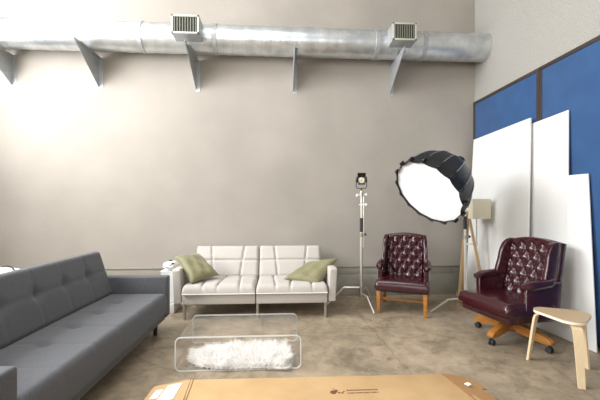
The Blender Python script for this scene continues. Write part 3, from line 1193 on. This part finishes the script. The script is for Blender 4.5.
for i in range(NR):
    a = 2 * PI * i / NR
    bm = NB()
    pl = []
    for k in range(2, 10):
        r_, z_ = sprof(k / steps)
        pl.append(((r_ + .004) * math.cos(a), (r_ + .004) * math.sin(a), -z_))
    tube(bm, pl, .0045, 6)
    rb_ = ob('rib', bm, M['rib'], sb)
    bm = NB()
    rot = Matrix.Rotation(a, 3, 'Z')
    box(bm, rot @ Vector((RO + .012, 0, -.01)), (.026, .03, .05), .004, 1, rot)
    ob('rod_pocket', bm, M['black'], rb_)
bm = NB()
tube(bm, [(0, 0, -DP + .01), (0, 0, -DP - .02), (0, 0, -DP - .03)], [.085, .085, .06], n=28)
ob('speed_ring', bm, M['black'], sb)
bm = NB()
tube(bm, [(0, 0, -DP - .02), (0, 0, -DP - .12)], .05, 20)
ob('light_head', bm, M['black'], sb)

# bracket joining the stand to the light head
sbb = bpy.data.objects.new('mounting_yoke', None)
Hd = Cf - sbn * (DP + .10)
top_ = Vector((bx_, by_, 1.46))
bm = NB()
mtop = top_
inv = Matrix.Translation(Cf) @ q.to_matrix().to_4x4()
ii = inv.inverted()
tube(bm, [ii @ mtop, ii @ (mtop + Vector((0, 0, .04))), ii @ Hd], .014, 10)
ob('mounting_arm', bm, M['black'], sb)
bpy.data.objects.remove(sbb)

# ================================================================== tripod floor lamp
lx, ly = 2.43, 4.36
t = thing('floor_lamp', 'wooden tripod floor lamp with a square linen shade in front of the tallest board', 'lamp', (lx, ly, 0))
hz = 1.20
for (dx, dy) in ((-.14, -.03), (.19, -.14), (.03, .22)):
    bm = NB()
    tube(bm, [(dx, dy, 0), (dx * .05, dy * .05, hz)], [.017, .019], n=4)
    ob('leg', bm, M['pale_wood'], t)
bx('top_block', (0, 0, hz), (.05, .05, .05), M['pale_wood'], t, bev=.006)
bx('spreader', (.05, -.01, .80), (.16, .045, .02), M['white_pl'], t, bev=.005)
tb('pole', [(.12, -.01, .78), (.12, -.01, 1.16)], .006, M['satin'], t, 10)
tb('shade_arm', [(0, 0, hz), (.12, -.01, hz)], .008, M['satin'], t, 10)
bm = NB()
s_, h_, z_ = .115, .25, 1.125
for (a, b, c_, d_) in ((0, -s_, 2 * s_, .005), (0, s_, 2 * s_, .005), (-s_, 0, .005, 2 * s_), (s_, 0, .005, 2 * s_)):
    box(bm, (.12 + a, -.01 + b, z_ + h_ / 2), (c_, d_, h_), 0)
ob('lamp_shade', bm, M['shade'], t, 30)
bm = NB()
ball(bm, (.12, -.01, z_ + .12), .03, (1, 1, 1.3), 2)
ob('bulb', bm, M['white_pl'], t, 80)

# ================================================================== small things between and behind the sofas
t = thing('side_table', 'narrow clear acrylic side table squeezed between the two sofas', 'table', (-1.31, 4.40, 0))
bx('table_top', (0, 0, .50), (.17, .30, .012), M['acrylic_edge'], t, bev=.003)
bx('pedestal', (0, -.145, .31), (.15, .010, .38), M['acrylic_edge'], t)
bx('pedestal', (0, .145, .31), (.15, .010, .38), M['acrylic_edge'], t)
bx('foot_block', (0, 0, .06), (.16, .31, .12), M['white_pl'], t, bev=.006)
def bundle(name, loc, sc, label, cat, spots):
    bm = NB()
    q_ = bmesh.ops.create_icosphere(bm, subdivisions=4, radius=1)
    for v_ in bm.verts:
        nn = noise.noise(v_.co * 1.8) * .22 + noise.noise(v_.co * 5) * .06
        v_.co = v_.co * (1 + nn)
        v_.co = Vector((v_.co.x * sc[0], v_.co.y * sc[1], v_.co.z * sc[2]))
    zmin = min(v_.co.z for v_ in bm.verts)
    for v_ in bm.verts:
        v_.co.z -= zmin
        if v_.co.z < .01:
            v_.co.z = 0
    if not spots:
        o_ = ob(name, bm, M['paper'], None, 180)
        o_.location = loc
        return tag(o_, label, cat)
    r0 = thing(name, label, cat, loc)
    ob('cloth', bm, M['paper'], r0, 180)
    for p in spots:
        bm = NB()
        ball(bm, p, .014, (1.3, .7, .8), 2)
        ob('black_spot', bm, M['black'], r0, 80)
    return r0
bundle('crumpled_cloth', (-1.30, 4.36, .507), (.085, .12, .05), 'crumpled white cloth with black spots on the clear side table', 'cloth',
       [(-.03, -.10, .06), (.03, -.10, .065), (.045, -.09, .085), (.0, -.03, .112)])

# white bag behind the grey sofa, resting on a crate
c_ = thing('storage_crate', 'grey crate standing behind the grey sofa under the white bag', 'crate', (-2.46, 3.32, 0))
bx('crate_body', (0, 0, .25), (.36, .36, .50), M['galv_dull'], c_, bev=.01)
bg = thing('cloth_bag', 'rounded white bag with a dark handle peeking over the grey sofa', 'bag', (-2.46, 3.32, .502))
bm = NB()
ball(bm, (0, 0, .11), .13, (1.2, 1.0, .85), 3)
for v_ in bm.verts:
    v_.co *= 1 + .08 * noise.noise(v_.co * 9)
    if v_.co.z < .015:
        v_.co.z = 0.0
ob('bag_body', bm, M['paper'], bg, 180)
tb('bag_handle', [(.03 + .07 * math.cos(R(a)), -.02, .175 + .06 * math.sin(R(a))) for a in range(0, 181, 20)], .006, M['black'], bg, 8)
